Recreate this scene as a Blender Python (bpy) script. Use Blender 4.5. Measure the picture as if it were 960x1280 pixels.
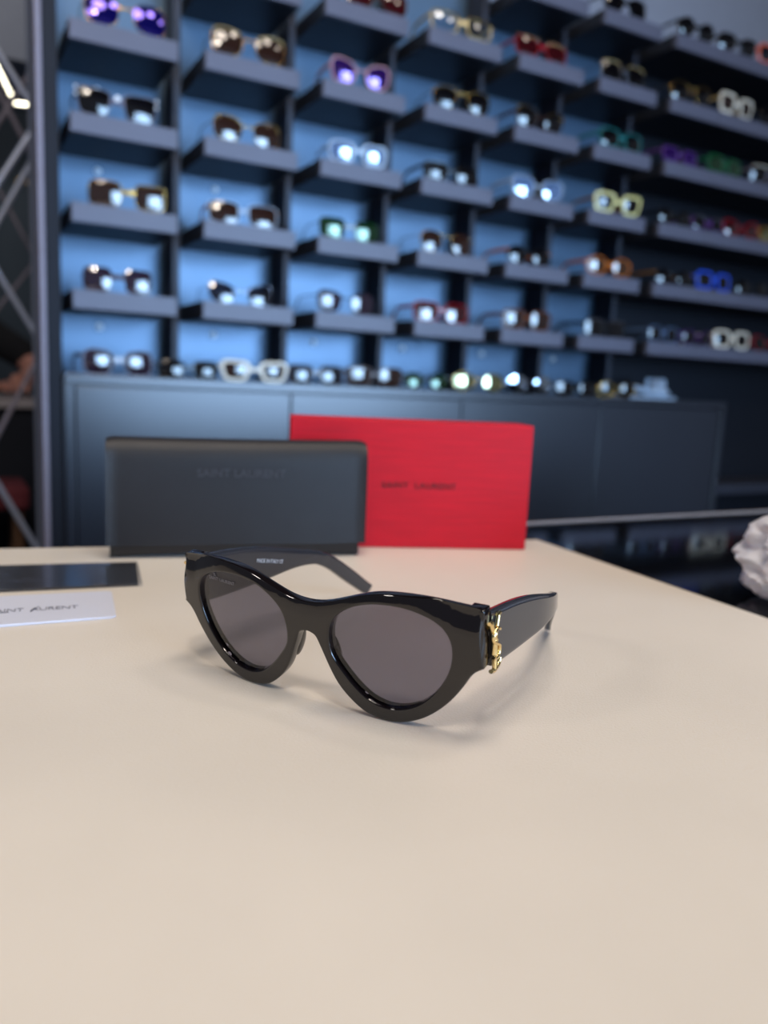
import bpy, bmesh, math, random
from mathutils import Vector, Matrix, noise
from mathutils.geometry import tessellate_polygon, delaunay_2d_cdt
R = math.radians
random.seed(7)
for o in list(bpy.data.objects): bpy.data.objects.remove(o)
scn = bpy.context.scene
COL = scn.collection

# ------------------------------------------------------------------ camera
TZ = 0.90                                   # sales table top
CAM = Vector((0, 0, 1.028))
F_PX, PITCH, ROLL, YAW = 1005.145, .1589, .047, .4996
fw = Vector((math.sin(YAW), math.cos(YAW), 0)); rt = Vector((math.cos(YAW), -math.sin(YAW), 0)); up = Vector((0, 0, 1))
cF = math.cos(PITCH) * fw - math.sin(PITCH) * up
cU0 = math.cos(PITCH) * up + math.sin(PITCH) * fw
cR = math.cos(ROLL) * rt + math.sin(ROLL) * cU0
cU = math.cos(ROLL) * cU0 - math.sin(ROLL) * rt
cd = bpy.data.cameras.new('camera')
cam = bpy.data.objects.new('camera', cd); COL.objects.link(cam)
m = Matrix((cR, cU, -cF)).transposed().to_4x4(); m.translation = CAM
cam.matrix_world = m
cd.sensor_fit = 'HORIZONTAL'; cd.sensor_width = 36; cd.lens = 36 * F_PX / 960
cd.clip_start = .01
cd.dof.use_dof = True; cd.dof.focus_distance = .325; cd.dof.aperture_fstop = 9.0
scn.camera = cam

# ------------------------------------------------------------------ world, lights, exposure
w = bpy.data.worlds.new('world'); scn.world = w; w.use_nodes = True
bg = w.node_tree.nodes['Background']; bg.inputs[0].default_value = (.52, .58, .72, 1); bg.inputs[1].default_value = .21
def area(name, loc, target, sx, sy, power, color, shape='RECTANGLE'):
    l = bpy.data.lights.new(name, 'AREA'); l.shape = shape; l.size = sx; l.size_y = sy; l.energy = power; l.color = color
    o = bpy.data.objects.new(name, l); COL.objects.link(o); o.location = loc
    o.rotation_euler = (Vector(target) - Vector(loc)).to_track_quat('-Z', 'Y').to_euler(); return o
# shop front daylight behind and to the right of the camera
win = area('shop_window_light', (1.9, -2.6, 1.4), (.2, 1.6, 1.12), 2.6, 1.7, 30, (.43, .67, 1.0)); win.data.spread = R(58)
# ceiling lamps, with one added fill at the rear
WARM = (1.0, .89, .77); NEUT = (1.0, .93, .86)
area('ceiling_and_fill_light', (.15, .05, 2.9), (.2, .1, .9), .8, .8, 18, WARM, 'DISK')
area('ceiling_and_fill_light', (-.35, -1.05, 2.95), (.2, .3, .9), .26, .26, 14, WARM, 'DISK')
area('ceiling_and_fill_light', (-1.7, .1, 2.0), (.2, .3, .9), .2, .2, 5, NEUT, 'DISK')
area('ceiling_and_fill_light', (1.0, .3, 3.0), (.5, .6, .9), .35, .35, 5, WARM, 'DISK')
area('ceiling_and_fill_light', (1.9, .2, 3.0), (1.9, .9, .9), .25, .25, 2, WARM, 'DISK')
area('ceiling_and_fill_light', (-.2, 2.6, 3.1), (.1, 3.6, 2.5), .3, .3, 7, NEUT, 'DISK')  # unseen lamp added to brighten the rear bulkhead
area('ceiling_and_fill_light', (-.6, -.9, 2.9), (0, 0, .9), .7, .7, 11, WARM, 'DISK')
vs = scn.view_settings
vs.view_transform = 'Standard'; vs.look = 'None'; vs.gamma = 1; vs.use_curve_mapping = False; vs.exposure = 0.0

# ------------------------------------------------------------------ materials
def s2l(c):
    return tuple((x / 12.92 if x <= .04045 else ((x + .055) / 1.055) ** 2.4) for x in c)
def mat(name, rgb, rough=.5, metal=0, spec=.5, var=.0, vscale=20, bump=0, bscale=200, stretch=None, alpha=None, trans=0, ior=1.45, coat=0, emit=None, estr=0, sss=0):
    m = bpy.data.materials.new(name); m.use_nodes = True
    nt = m.node_tree; b = nt.nodes['Principled BSDF']; c = s2l(rgb) + (1,)
    b.inputs['Base Color'].default_value = c; b.inputs['Roughness'].default_value = rough
    b.inputs['Metallic'].default_value = metal; b.inputs['Specular IOR Level'].default_value = spec
    b.inputs['IOR'].default_value = ior; b.inputs['Transmission Weight'].default_value = trans
    b.inputs['Coat Weight'].default_value = coat; b.inputs['Subsurface Weight'].default_value = sss
    if emit: b.inputs['Emission Color'].default_value = s2l(emit) + (1,); b.inputs['Emission Strength'].default_value = estr
    tc = nt.nodes.new('ShaderNodeTexCoord'); mp = nt.nodes.new('ShaderNodeMapping'); nt.links.new(tc.outputs['Object'], mp.inputs[0])
    if stretch: mp.inputs['Scale'].default_value = stretch
    n = nt.nodes.new('ShaderNodeTexNoise'); n.inputs['Scale'].default_value = vscale; n.inputs['Detail'].default_value = 4
    nt.links.new(mp.outputs[0], n.inputs[0])
    rp = nt.nodes.new('ShaderNodeValToRGB'); v = max(var, .015)
    rp.color_ramp.elements[0].position = .3; rp.color_ramp.elements[1].position = .7
    rp.color_ramp.elements[0].color = tuple(max(0, x * (1 - v)) for x in c[:3]) + (1,)
    rp.color_ramp.elements[1].color = tuple(min(1, x * (1 + v)) for x in c[:3]) + (1,)
    nt.links.new(n.outputs['Fac'], rp.inputs[0]); nt.links.new(rp.outputs[0], b.inputs['Base Color'])
    if bump:
        n2 = nt.nodes.new('ShaderNodeTexNoise'); n2.inputs['Scale'].default_value = bscale; n2.inputs['Detail'].default_value = 5
        nt.links.new(mp.outputs[0], n2.inputs[0]); bp = nt.nodes.new('ShaderNodeBump')
        bp.inputs['Strength'].default_value = bump; bp.inputs['Distance'].default_value = .001
        nt.links.new(n2.outputs['Fac'], bp.inputs['Height']); nt.links.new(bp.outputs[0], b.inputs['Normal'])
    return m
def lens_mat(name, tint, gloss=(1, 1, 1), refl=.06, rough=.03, solid=None, solidfac=0):
    """tinted sheet: see-through colour + mirror coat"""
    m = bpy.data.materials.new(name); m.use_nodes = True; nt = m.node_tree; nt.nodes.clear()
    out = nt.nodes.new('ShaderNodeOutputMaterial'); tr = nt.nodes.new('ShaderNodeBsdfTransparent'); tr.inputs[0].default_value = tuple(tint) + (1,)
    body = tr
    if solid:
        df = nt.nodes.new('ShaderNodeBsdfDiffuse'); df.inputs[0].default_value = s2l(solid) + (1,)
        mx = nt.nodes.new('ShaderNodeMixShader'); mx.inputs[0].default_value = solidfac
        nt.links.new(tr.outputs[0], mx.inputs[1]); nt.links.new(df.outputs[0], mx.inputs[2]); body = mx
    gl = nt.nodes.new('ShaderNodeBsdfGlossy'); gl.inputs['Color'].default_value = tuple(gloss) + (1,); gl.inputs['Roughness'].default_value = rough
    lw = nt.nodes.new('ShaderNodeLayerWeight'); lw.inputs[0].default_value = .5
    pw = nt.nodes.new('ShaderNodeMath'); pw.operation = 'POWER'; pw.inputs[1].default_value = 5; nt.links.new(lw.outputs['Facing'], pw.inputs[0])
    ad = nt.nodes.new('ShaderNodeMath'); ad.operation = 'MULTIPLY_ADD'; ad.inputs[1].default_value = 1 - refl; ad.inputs[2].default_value = refl; ad.use_clamp = True
    nt.links.new(pw.outputs[0], ad.inputs[0])
    ms = nt.nodes.new('ShaderNodeMixShader'); nt.links.new(ad.outputs[0], ms.inputs[0]); nt.links.new(body.outputs[0], ms.inputs[1]); nt.links.new(gl.outputs[0], ms.inputs[2])
    nt.links.new(ms.outputs[0], out.inputs[0]); return m

M = {}
M['table'] = mat('cream_table', (.845, .81, .765), .42, var=.05, vscale=7, bump=.22, bscale=900, spec=.35)
M['shelf'] = mat('grey_laminate', (.36, .37, .445), .42, var=.04, vscale=12, bump=.1, bscale=300)
M['board'] = mat('dark_shelf_board', (.135, .15, .19), .5, var=.05)
M['panel'] = mat('blue_back_panel', (.335, .435, .54), .38, metal=.4, var=.05, vscale=3, spec=.6)
M['divider'] = mat('dark_divider', (.19, .2, .25), .5, var=.04, spec=.4)
M['wallpaint'] = mat('grey_blue_wall', (.56, .59, .66), .8, var=.02)
M['dark'] = mat('dark_navy', (.095, .11, .15), .6, var=.05, spec=.25)
M['farwall'] = mat('dark_teal_wall', (.25, .31, .37), .6, var=.1, vscale=2)
M['cab'] = mat('cabinet_laminate', (.15, .165, .21), .3, var=.05, vscale=4, spec=1.0, metal=.15)
M['blackglass'] = mat('black_glass_top', (.03, .035, .05), .06, spec=.4)
M['steel'] = mat('brushed_steel', (.50, .44, .42), .5, metal=.3, var=.05, stretch=(2, 60, 60))
M['floor'] = mat('dark_floor', (.16, .16, .18), .4, var=.15, vscale=4)
M['ceiling'] = mat('ceiling_paint', (.35, .35, .37), .8)
M['black'] = mat('gloss_black_acetate', (.055, .034, .038), .045, spec=.8)
M['blacktemple'] = mat('black_temple', (.17, .168, .185), .08, spec=.6)
M['gold'] = mat('polished_gold', (.95, .84, .60), .17, metal=1)
M['leather'] = mat('black_leather', (.115, .108, .118), .45, var=.06, vscale=60, bump=.3, bscale=1100, spec=.45)
M['leather_in'] = mat('black_leather_body', (.10, .10, .115), .28, bump=.2, bscale=700)
M['stitch'] = mat('grey_stitch', (.25, .25, .27), .6)
M['deboss'] = mat('debossed_foil', (.25, .245, .27), .5)
M['red'] = mat('red_linen_paper', (.76, .05, .13), .5, var=.10, vscale=90, stretch=(.25, 1, 4), bump=.5, bscale=500, spec=.3)
M['redtext'] = mat('black_print', (.12, .03, .04), .35)
M['white_card'] = mat('white_card', (.83, .84, .90), .35, var=.01)
M['greyprint'] = mat('grey_print', (.33, .34, .40), .5)
M['whiteprint'] = mat('white_print', (.78, .78, .8), .5)
M['lensprint'] = mat('lens_print', (.42, .41, .44), .4)
M['pouch'] = mat('black_microfibre', (.16, .165, .19), .55, var=.08, vscale=30, bump=.3, bscale=600)
M['plastic'] = lens_mat('clear_sleeve', (.93, .94, .96), refl=.05, rough=.12)
M['lens'] = lens_mat('grey_lens', (.43, .42, .48), refl=.045, rough=.02)
M['alu'] = mat('truss_aluminium', (.72, .76, .86), .35, metal=.4, var=.03)
M['greypost'] = mat('grey_post', (.52, .50, .56), .5)
M['skin'] = mat('skin', (.78, .56, .50), .5, sss=.1)
M['shirt'] = mat('dark_shirt', (.06, .065, .09), .9)
M['ledge'] = mat('pale_ledge', (.62, .60, .62), .35)
M['maroon'] = mat('maroon_fabric', (.36, .12, .16), .8)
M['brownwood'] = mat('brown_wood', (.36, .25, .17), .6, var=.15)
M['led'] = mat('led_lit', (1, .98, .9), .5, emit=(1, .97, .86), estr=9)
M['goldlamp'] = mat('amber_lamp', (1, .8, .3), .5, emit=(1, .8, .35), estr=4)
M['bag'] = mat('milky_plastic_bag', (.92, .92, .95), .32, trans=.25, var=.03, spec=.5)
M['bag'].node_tree.nodes['Principled BSDF'].inputs['Subsurface Weight'].default_value = .0
M['acrylic'] = mat('frosted_acrylic', (.72, .82, .93), .15, trans=.25)
M['bead'] = mat('white_gloss', (.95, .97, 1.0), .3, metal=.0)  # white for the modelled panel reflections, also the jewel and rivets
M['hinge'] = mat('hinge_metal', (.7, .7, .7), .25, metal=1)

# ------------------------------------------------------------------ helpers
def link(name, me, m, parent=None, smooth=True):
    o = bpy.data.objects.new(name, me); COL.objects.link(o)
    if m: me.materials.append(m)
    if parent: o.parent = parent
    return o
def finish(bm, name, smooth_ang=35, flat=False):
    bmesh.ops.remove_doubles(bm, verts=bm.verts, dist=1e-7)
    bmesh.ops.recalc_face_normals(bm, faces=bm.faces)
    me = bpy.data.meshes.new(name)
    for f in bm.faces: f.smooth = True
    for e in bm.edges:
        if len(e.link_faces) == 2 and e.calc_face_angle(0) > R(smooth_ang): e.smooth = False
    if flat:                                    # keep the big plane faces flat, only the bevels smooth
        for f in bm.faces:
            if f.normal and max(abs(c) for c in f.normal) > .9995 or len(f.verts) > 4: f.smooth = False
    bm.to_mesh(me); bm.free(); return me
def tag(o, label=None, cat=None, group=None, kind=None):
    if label: o['label'] = label
    if cat: o['category'] = cat
    if group: o['group'] = group
    if kind: o['kind'] = kind
    return o
def empty(name, loc=(0, 0, 0), rz=0):
    o = bpy.data.objects.new(name, None); COL.objects.link(o); o.location = loc; o.rotation_euler = (0, 0, rz); o.empty_display_size = .05; return o
def box_bm(bm, x0, x1, y0, y1, z0, z1, bev=0, seg=2):
    r = bmesh.ops.create_cube(bm, size=1); vs = r['verts']
    for v in vs: v.co = Vector((x0 + (v.co.x + .5) * (x1 - x0), y0 + (v.co.y + .5) * (y1 - y0), z0 + (v.co.z + .5) * (z1 - z0)))
    if bev:
        es = list({e for v in vs for e in v.link_edges})
        bmesh.ops.bevel(bm, geom=es, offset=bev, segments=seg, affect='EDGES', profile=.5)
def box(name, x0, x1, y0, y1, z0, z1, m, parent=None, bev=0, seg=2):
    bm = bmesh.new(); box_bm(bm, x0, x1, y0, y1, z0, z1, bev, seg); return link(name, finish(bm, name, 35, True), m, parent)
def prism_bm(bm, poly, z0, z1, bev=0):
    a = [bm.verts.new((x, y, z0)) for x, y in poly]; b = [bm.verts.new((x, y, z1)) for x, y in poly]
    n = len(poly); top = bm.faces.new(b); bm.faces.new(a[::-1])
    for i in range(n): bm.faces.new((a[i], a[(i + 1) % n], b[(i + 1) % n], b[i]))
    if bev:
        bmesh.ops.bevel(bm, geom=list(top.edges), offset=bev, segments=3, affect='EDGES', profile=.5)
def tube_bm(bm, pts, r, seg=8, cap=True, flat=1.0, upv=None):
    """round bar through points; r number or list"""
    pts = [Vector(p) for p in pts]; n = len(pts); rs = r if isinstance(r, (list, tuple)) else [r] * n
    rings = []; nrm = None
    for i, p in enumerate(pts):
        t = (pts[min(i + 1, n - 1)] - pts[max(i - 1, 0)]).normalized()
        if nrm is None:
            u = Vector(upv) if upv else (Vector((0, 0, 1)) if abs(t.z) < .9 else Vector((1, 0, 0)))
            nrm = (u - t * u.dot(t)).normalized()
        else: nrm = (nrm - t * nrm.dot(t)).normalized()
        b = t.cross(nrm)
        rings.append([bm.verts.new(p + nrm * rs[i] * math.cos(2 * math.pi * k / seg) + b * rs[i] * flat * math.sin(2 * math.pi * k / seg)) for k in range(seg)])
    for i in range(n - 1):
        for k in range(seg): bm.faces.new((rings[i][k], rings[i][(k + 1) % seg], rings[i + 1][(k + 1) % seg], rings[i + 1][k]))
    if cap: bm.faces.new(rings[0][::-1]); bm.faces.new(rings[-1])
def tube(name, pts, r, m, parent=None, seg=10, flat=1.0, upv=None):
    bm = bmesh.new(); tube_bm(bm, pts, r, seg, True, flat, upv); return link(name, finish(bm, name), m, parent)
def catmull(pts, n, closed=True):
    out = []; N = len(pts); rng = N if closed else N - 1
    for i in range(rng):
        if closed: p = [pts[(i + k) % N] for k in (-1, 0, 1, 2)]
        else: p = [pts[max(0, min(N - 1, i + k))] for k in (-1, 0, 1, 2)]
        for j in range(n):
            t = j / n; out.append(tuple(.5 * ((2 * p[1][a]) + (-p[0][a] + p[2][a]) * t + (2 * p[0][a] - 5 * p[1][a] + 4 * p[2][a] - p[3][a]) * t * t + (-p[0][a] + 3 * p[1][a] - 3 * p[2][a] + p[3][a]) * t ** 3) for a in range(len(pts[0]))))
    if not closed: out.append(tuple(pts[-1]))
    return out
def area2(p): return sum(p[i][0] * p[(i + 1) % len(p)][1] - p[(i + 1) % len(p)][0] * p[i][1] for i in range(len(p))) / 2
def ccw(p): return p if area2(p) > 0 else p[::-1]
def offset(p, d):
    """p ccw; d>0 grows the loop"""
    n = len(p); out = []
    for i in range(n):
        a, b, c = Vector(p[i - 1]), Vector(p[i]), Vector(p[(i + 1) % n])
        e = (b - a); f = (c - b)
        if e.length < 1e-9 or f.length < 1e-9: out.append(tuple(b)); continue
        e.normalize(); f.normalize(); t = e + f
        if t.length < 1e-6: out.append(tuple(b)); continue
        t.normalize(); nn = Vector((t.y, -t.x)); k = max(.5, nn.dot(Vector((e.y, -e.x))))
        q = b + nn * d / k; out.append((q.x, q.y))
    return out
def inside(pt, poly):
    x, y = pt; c = False; n = len(poly); j = n - 1
    for i in range(n):
        xi, yi = poly[i]; xj, yj = poly[j]
        if (yi > y) != (yj > y) and x < (xj - xi) * (y - yi) / (yj - yi) + xi: c = not c
        j = i
    return c
def holed_plate(outer, holes, thick, bev, segs=3, grid=None, warp=None):
    """plate in x,z with holes, front face at y=0 (towards -y), back at y=thick, bevelled rims"""
    outer = ccw(outer); holes = [ccw(h) for h in holes]
    prof = [(bev + .25 * bev, 0)] + [(bev * (1 - math.sin(a)), bev * (1 - math.cos(a))) for a in [math.pi / 2 * k / segs for k in range(segs + 1)]]
    prof = prof + [(d, thick - y) for d, y in prof[::-1]]
    bm = bmesh.new(); first = []; last = []
    for li, lp in enumerate([outer] + holes):
        sgn = -1 if li == 0 else 1; rings = []
        for d, y in prof:
            q = offset(lp, sgn * d); rings.append([bm.verts.new((a, y, b)) for a, b in q])
        n = len(lp)
        for i in range(len(rings) - 1):
            for k in range(n): bm.faces.new((rings[i][k], rings[i][(k + 1) % n], rings[i + 1][(k + 1) % n], rings[i + 1][k]))
        first.append(rings[0]); last.append(rings[-1])
    for rs, y in ((first, 0), (last, thick)):
        loops = [[(v.co.x, v.co.z) for v in r] for r in rs]; flat = [v for r in rs for v in r]
        if grid:
            vs = [Vector(p) for l in loops for p in l]; es = []; k0 = 0
            for l in loops:
                es += [(k0 + i, k0 + (i + 1) % len(l)) for i in range(len(l))]; k0 += len(l)
            xs = [p[0] for p in loops[0]]; zs = [p[1] for p in loops[0]]; base = len(vs); bl = [offset(loops[0], -grid * .5)] + [offset(l, grid * .5) for l in loops[1:]]
            x = min(xs)
            while x < max(xs):
                z = min(zs)
                while z < max(zs):
                    if inside((x, z), bl[0]) and not any(inside((x, z), b) for b in bl[1:]): vs.append(Vector((x, z)))
                    z += grid
                x += grid
            r = delaunay_2d_cdt(vs, es, [], 0, 1e-7)
            ov, of, orig = r[0], r[2], r[3]; vmap = []
            for i, ids in enumerate(orig):
                k = next((j for j in ids if j < base), None)
                vmap.append(flat[k] if k is not None else bm.verts.new((ov[i][0], y, ov[i][1])))
            for f in of:
                c = sum((ov[i] for i in f), Vector((0, 0))) / len(f)
                if inside(c, loops[0]) and not any(inside(c, l) for l in loops[1:]):
                    try: bm.faces.new([vmap[i] for i in f])
                    except ValueError: pass
        else:
            tris = tessellate_polygon([[Vector((a, b, 0)) for a, b in l] for l in loops])
            for t in tris:
                try: bm.faces.new([flat[i] for i in t])
                except ValueError: pass
    if warp:
        for v in bm.verts: v.co = warp(v.co)
    return bm
def disc_sheet(outline, y, thick, dome=0, warp=None, rings=5):
    """thin domed sheet filling outline (x,z)"""
    o = ccw(outline); cx = sum(p[0] for p in o) / len(o); cz = sum(p[1] for p in o) / len(o); n = len(o)
    rr = max(math.hypot(p[0] - cx, p[1] - cz) for p in o)
    bm = bmesh.new(); sides = []
    for yy in (y, y + thick):
        R_ = []
        for k in range(1, rings + 1):
            s = k / rings; R_.append([bm.verts.new((cx + (a - cx) * s, yy - dome * (1 - (math.hypot(a - cx, b - cz) * s / rr) ** 2), cz + (b - cz) * s)) for a, b in o])
        c = bm.verts.new((cx, yy - dome, cz))
        for i in range(n):
            bm.faces.new((c, R_[0][i], R_[0][(i + 1) % n]))
            for k in range(rings - 1): bm.faces.new((R_[k][i], R_[k][(i + 1) % n], R_[k + 1][(i + 1) % n], R_[k + 1][i]))
        sides.append(R_[-1])
    for i in range(n): bm.faces.new((sides[0][i], sides[0][(i + 1) % n], sides[1][(i + 1) % n], sides[1][i]))
    if warp:
        for v in bm.verts: v.co = warp(v.co)
    return bm
def lettering(name, s, size, mtx, m, parent=None, extrude=.00015, spacing=1.0, width=None, shear=0, offs=0):
    """text mesh: local x along the line, local y up, centred; mtx puts it in the parent's space"""
    cu = bpy.data.curves.new(name, 'FONT'); cu.body = s; cu.size = size; cu.extrude = extrude; cu.align_x = 'CENTER'; cu.align_y = 'CENTER'
    cu.space_character = spacing; cu.resolution_u = 3; cu.shear = shear; cu.offset = offs
    t = bpy.data.objects.new('tmp', cu); COL.objects.link(t)
    me = bpy.data.meshes.new_from_object(t.evaluated_get(bpy.context.evaluated_depsgraph_get()))
    bpy.data.objects.remove(t)
    if width:
        xs = [v.co.x for v in me.vertices]; k = width / (max(xs) - min(xs)); me.transform(Matrix.Diagonal((k, 1, 1, 1)))
    me.transform(mtx); me.materials.clear(); return link(name, me, m, parent)
def frame3(X, Y, Z, o): # columns
    m = Matrix((X, Y, Z)).transposed().to_4x4(); m.translation = Vector(o); return m

# ------------------------------------------------------------------ setting
SHX0, SHW, SHG, SZ0, SDZ, STH, YF, YB = .2072, .18976, .05088, 1.1712, .15264, .0342, 1.6, 1.7853
YD = 1.7115; CABZ = 1.0179; WTOP = SZ0 + 5 * SDZ + .03
tag(box('floor', -2.5, 5, -3, 4.2, -.05, 0, M['floor']), kind='structure')
tag(box('ceiling', -2.5, 5, -3, 4.2, 3.2, 3.25, M['ceiling']), kind='structure')
tag(box('wall_back', .165, 5, YB + .02, YB + .12, 0, 3.2, M['wallpaint']), kind='structure')
tag(box('wall_far', -2.5, 2.2, 4.0, 4.1, 0, 3.2, M['farwall']), kind='structure')
tag(box('trim_1', -2.5, 2.2, 3.6, 4.0, 2.18, 3.2, M['wallpaint']), kind='structure')       # pale bulkhead above the dark room
pan = box('trim_2', .19, 1.66, YB, YB + .02, CABZ - .03, WTOP, M['panel']); tag(pan, kind='structure')
tag(box('trim_3', 1.66, 3.2, YB, YB + .02, .0, WTOP, M['dark']), kind='structure')
n = 4
xs = [.163] + [SHX0 + k * (SHW + SHG) - SHG / 2 - .008 for k in range(1, 7)]
for i, x in enumerate(xs):
    w_ = .026 if i == 0 else .0145
    tag(box('trim_%d' % n, x, x + w_, YD if i else YF + .01, YB, CABZ if i else 0, WTOP, M['divider'] if i else M['dark'], bev=.001), kind='structure'); n += 1

# low cabinet
cab = empty('low_cabinet', (.19, YF, 0))
tag(cab, 'long low dark navy cabinet with plain flush doors under the wall of sunglasses', 'cabinet')
CW = 1.985 - .19
box('carcass', .006, CW - .006, .022, YB - YF - .001, .08, CABZ - .019, M['cab'], cab)
box('plinth', .03, CW - .03, .05, .15, .0, .08, M['dark'], cab)
box('cabinet_top', 0, CW, 0, YB - YF - .001, CABZ - .018, CABZ, M['cab'], cab, bev=.0015)
box('side_panel', 0, .018, 0, .022, .08, CABZ - .018, M['cab'], cab, bev=.001)
box('side_panel', CW - .018, CW, 0, .022, .08, CABZ - .018, M['cab'], cab, bev=.001)
seams = [.0195, .449, .8815, 1.3175, CW - .0195]
for a, b in zip(seams, seams[1:]): box('door', a + .0015, b - .0015, .004, .0215, .085, CABZ - .022, M['cab'], cab, bev=.0012)

# right-hand low ledge beyond the cabinet
tag(box('wall_ledge', 1.99, 3.1, YF + .02, YB - .002, .745, .775, M['divider'], bev=.002), 'dark grey low ledge on the wall right of the navy cabinet', 'ledge')

# sales table
tb = empty('display_table', (.448, .54, 0)); tag(tb, 'large cream topped sales table in the foreground', 'table')
bm = bmesh.new(); prism_bm(bm, [(0, 0), (-1.5, .278), (-1.60, -1.0), (-.0895, -1.08)], TZ - .03, TZ, .0015); 
link('table_top', finish(bm, 'table_top', 35, True), M['table'], tb)
bm = bmesh.new(); prism_bm(bm, [(-.03, -.03), (-1.46, .24), (-1.55, -.96), (-.12, -1.04)], 0, TZ - .03)
link('table_base', finish(bm, 'table_base'), M['dark'], tb)

# black glass display counter right of the table
ct = empty('glass_counter', (.46, .61, 0)); tag(ct, 'black glossy glass counter with steel rail right of the cream table', 'counter')
bm = bmesh.new(); prism_bm(bm, [(-.009, 0), (-.009, -.075), (-.094, -1.07), (1.4, -1.07), (1.4, 0)], TZ - .012, TZ - .001, .0008)
link('glass_top', finish(bm, 'glass_top', 35, True), M['blackglass'], ct)
box('rail', -.009, 1.4, .0005, .004, TZ - .014, TZ + .001, M['steel'], ct, bev=.001)
bm = bmesh.new(); prism_bm(bm, [(.0, -.01), (.0, -.08), (-.08, -1.04), (1.38, -1.04), (1.38, -.01)], 0, TZ - .012)
link('counter_base', finish(bm, 'counter_base'), M['dark'], ct)

# ------------------------------------------------------------------ shelves
ORD = ['lowest', 'second', 'third', 'fourth', 'fifth', 'sixth']
CORD = ['first', 'second', 'third', 'fourth', 'fifth', 'sixth', 'seventh', 'eighth']
def shelf_parts(w, loc):
    o = empty('wall_shelf', loc)
    box('front_panel', 0, w, 0, .012, -STH, 0, M['shelf'], o, bev=.001)
    box('shelf_board', .0005, w - .0005, .0122, YB - YF - .001, -STH + .0004, -.0004, M['board'], o, bev=.0008)
    return o
def shelf(col, row, w=SHW):
    x = SHX0 + col * (SHW + SHG); z = SZ0 + row * SDZ
    o = shelf_parts(SHW, (x, YF, z))
    tag(o, 'grey box shelf, %s one up in the %s shelf column from the left' % (ORD[row], CORD[col]), 'shelf', 'grey display shelves on the wall')
TOPR = [3, 4, 4, 4, 5, 5]
for c in range(6):
    for r_ in range(TOPR[c] + 1): shelf(c, r_)
for r_ in range(6):
    x0 = 1.651
    for j, (a, b) in enumerate(((x0, 1.829), (1.830, 2.62))):
        o = shelf_parts(b - a, (a, YF, SZ0 + r_ * SDZ))
        tag(o, 'grey %s shelf, %s one up at the right end of the wall' % (('short', ORD[r_]), ('long', ORD[r_]))[j], 'shelf', 'grey display shelves on the wall')
# light reflections on the back panels, modelled as white beads
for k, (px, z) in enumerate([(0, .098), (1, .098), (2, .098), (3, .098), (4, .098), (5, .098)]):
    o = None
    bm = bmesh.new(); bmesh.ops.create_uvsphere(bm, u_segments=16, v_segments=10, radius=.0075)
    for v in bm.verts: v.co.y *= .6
    o = link('reflection_bead', finish(bm, 'reflection_bead'), M['bead']); o.location = (SHX0 + px * (SHW + SHG) + .075, YB - .0005, CABZ + z)
    tag(o, 'reflection modelled as white stud on the back panel below the %s shelf column' % CORD[px], 'bead', 'modelled reflections on the back panels')
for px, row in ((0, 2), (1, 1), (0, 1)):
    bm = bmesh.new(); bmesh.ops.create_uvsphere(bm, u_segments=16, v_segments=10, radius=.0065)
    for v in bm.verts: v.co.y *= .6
    o = link('reflection_bead', finish(bm, 'reflection_bead'), M['bead']); o.location = (SHX0 + px * (SHW + SHG) + .075, YB - .0005, SZ0 + row * SDZ + .098)
    tag(o, 'reflection modelled as white stud behind the glasses on the %s shelf of the %s column' % (ORD[row], CORD[px]), 'bead', 'modelled reflections on the back panels')

# ------------------------------------------------------------------ display sunglasses
def lens_shape(style, a, b, n=28):
    pts = []
    for i in range(n):
        t = 2 * math.pi * i / n; c, s = math.cos(t), math.sin(t)
        def se(e): return (math.copysign(abs(c) ** (2 / e), c), math.copysign(abs(s) ** (2 / e), s))
        if style == 'square': x, y = se(4.5); x *= 1 - .07 * (1 - y) / 2
        elif style == 'rect': x, y = se(4); x *= 1 - .10 * (1 - y) / 2; y *= .9
        elif style == 'round': x, y = c, s
        elif style == 'aviator': x, y = se(2.5); x = x * (1 - .16 * (1 - y) / 2) + (.14 * (1 - y) / 2 if False else 0) + .10 * max(0, -y) * 1; y *= 1
        elif style == 'cateye': x, y = se(2.9); y += .30 * (x + .2) * (.5 + .5 * y); x *= 1 - .16 * (1 - y) / 2
        elif style == 'butterfly': x, y = se(3); y += .12 * x * (.5 + .5 * y); x = x * (1.0 if y > 0 else 1 - .05) + .10 * (-y if y < 0 else 0)
        elif style == 'trapeze': x, y = se(5); x = x * (1 - .26 * (1 - y) / 2); y += .06 * x * (.5 + .5 * y)
        elif style == 'heart':
            x, y = se(2.4); y += .25 * abs(x) * (y > 0) - .12 * (y > 0); x *= 1 - .12 * (1 - y) / 2; y += .10 * x
        else: x, y = c, s
        pts.append((x * a, y * b))
    return pts
FM = {}; LM = {}
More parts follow.
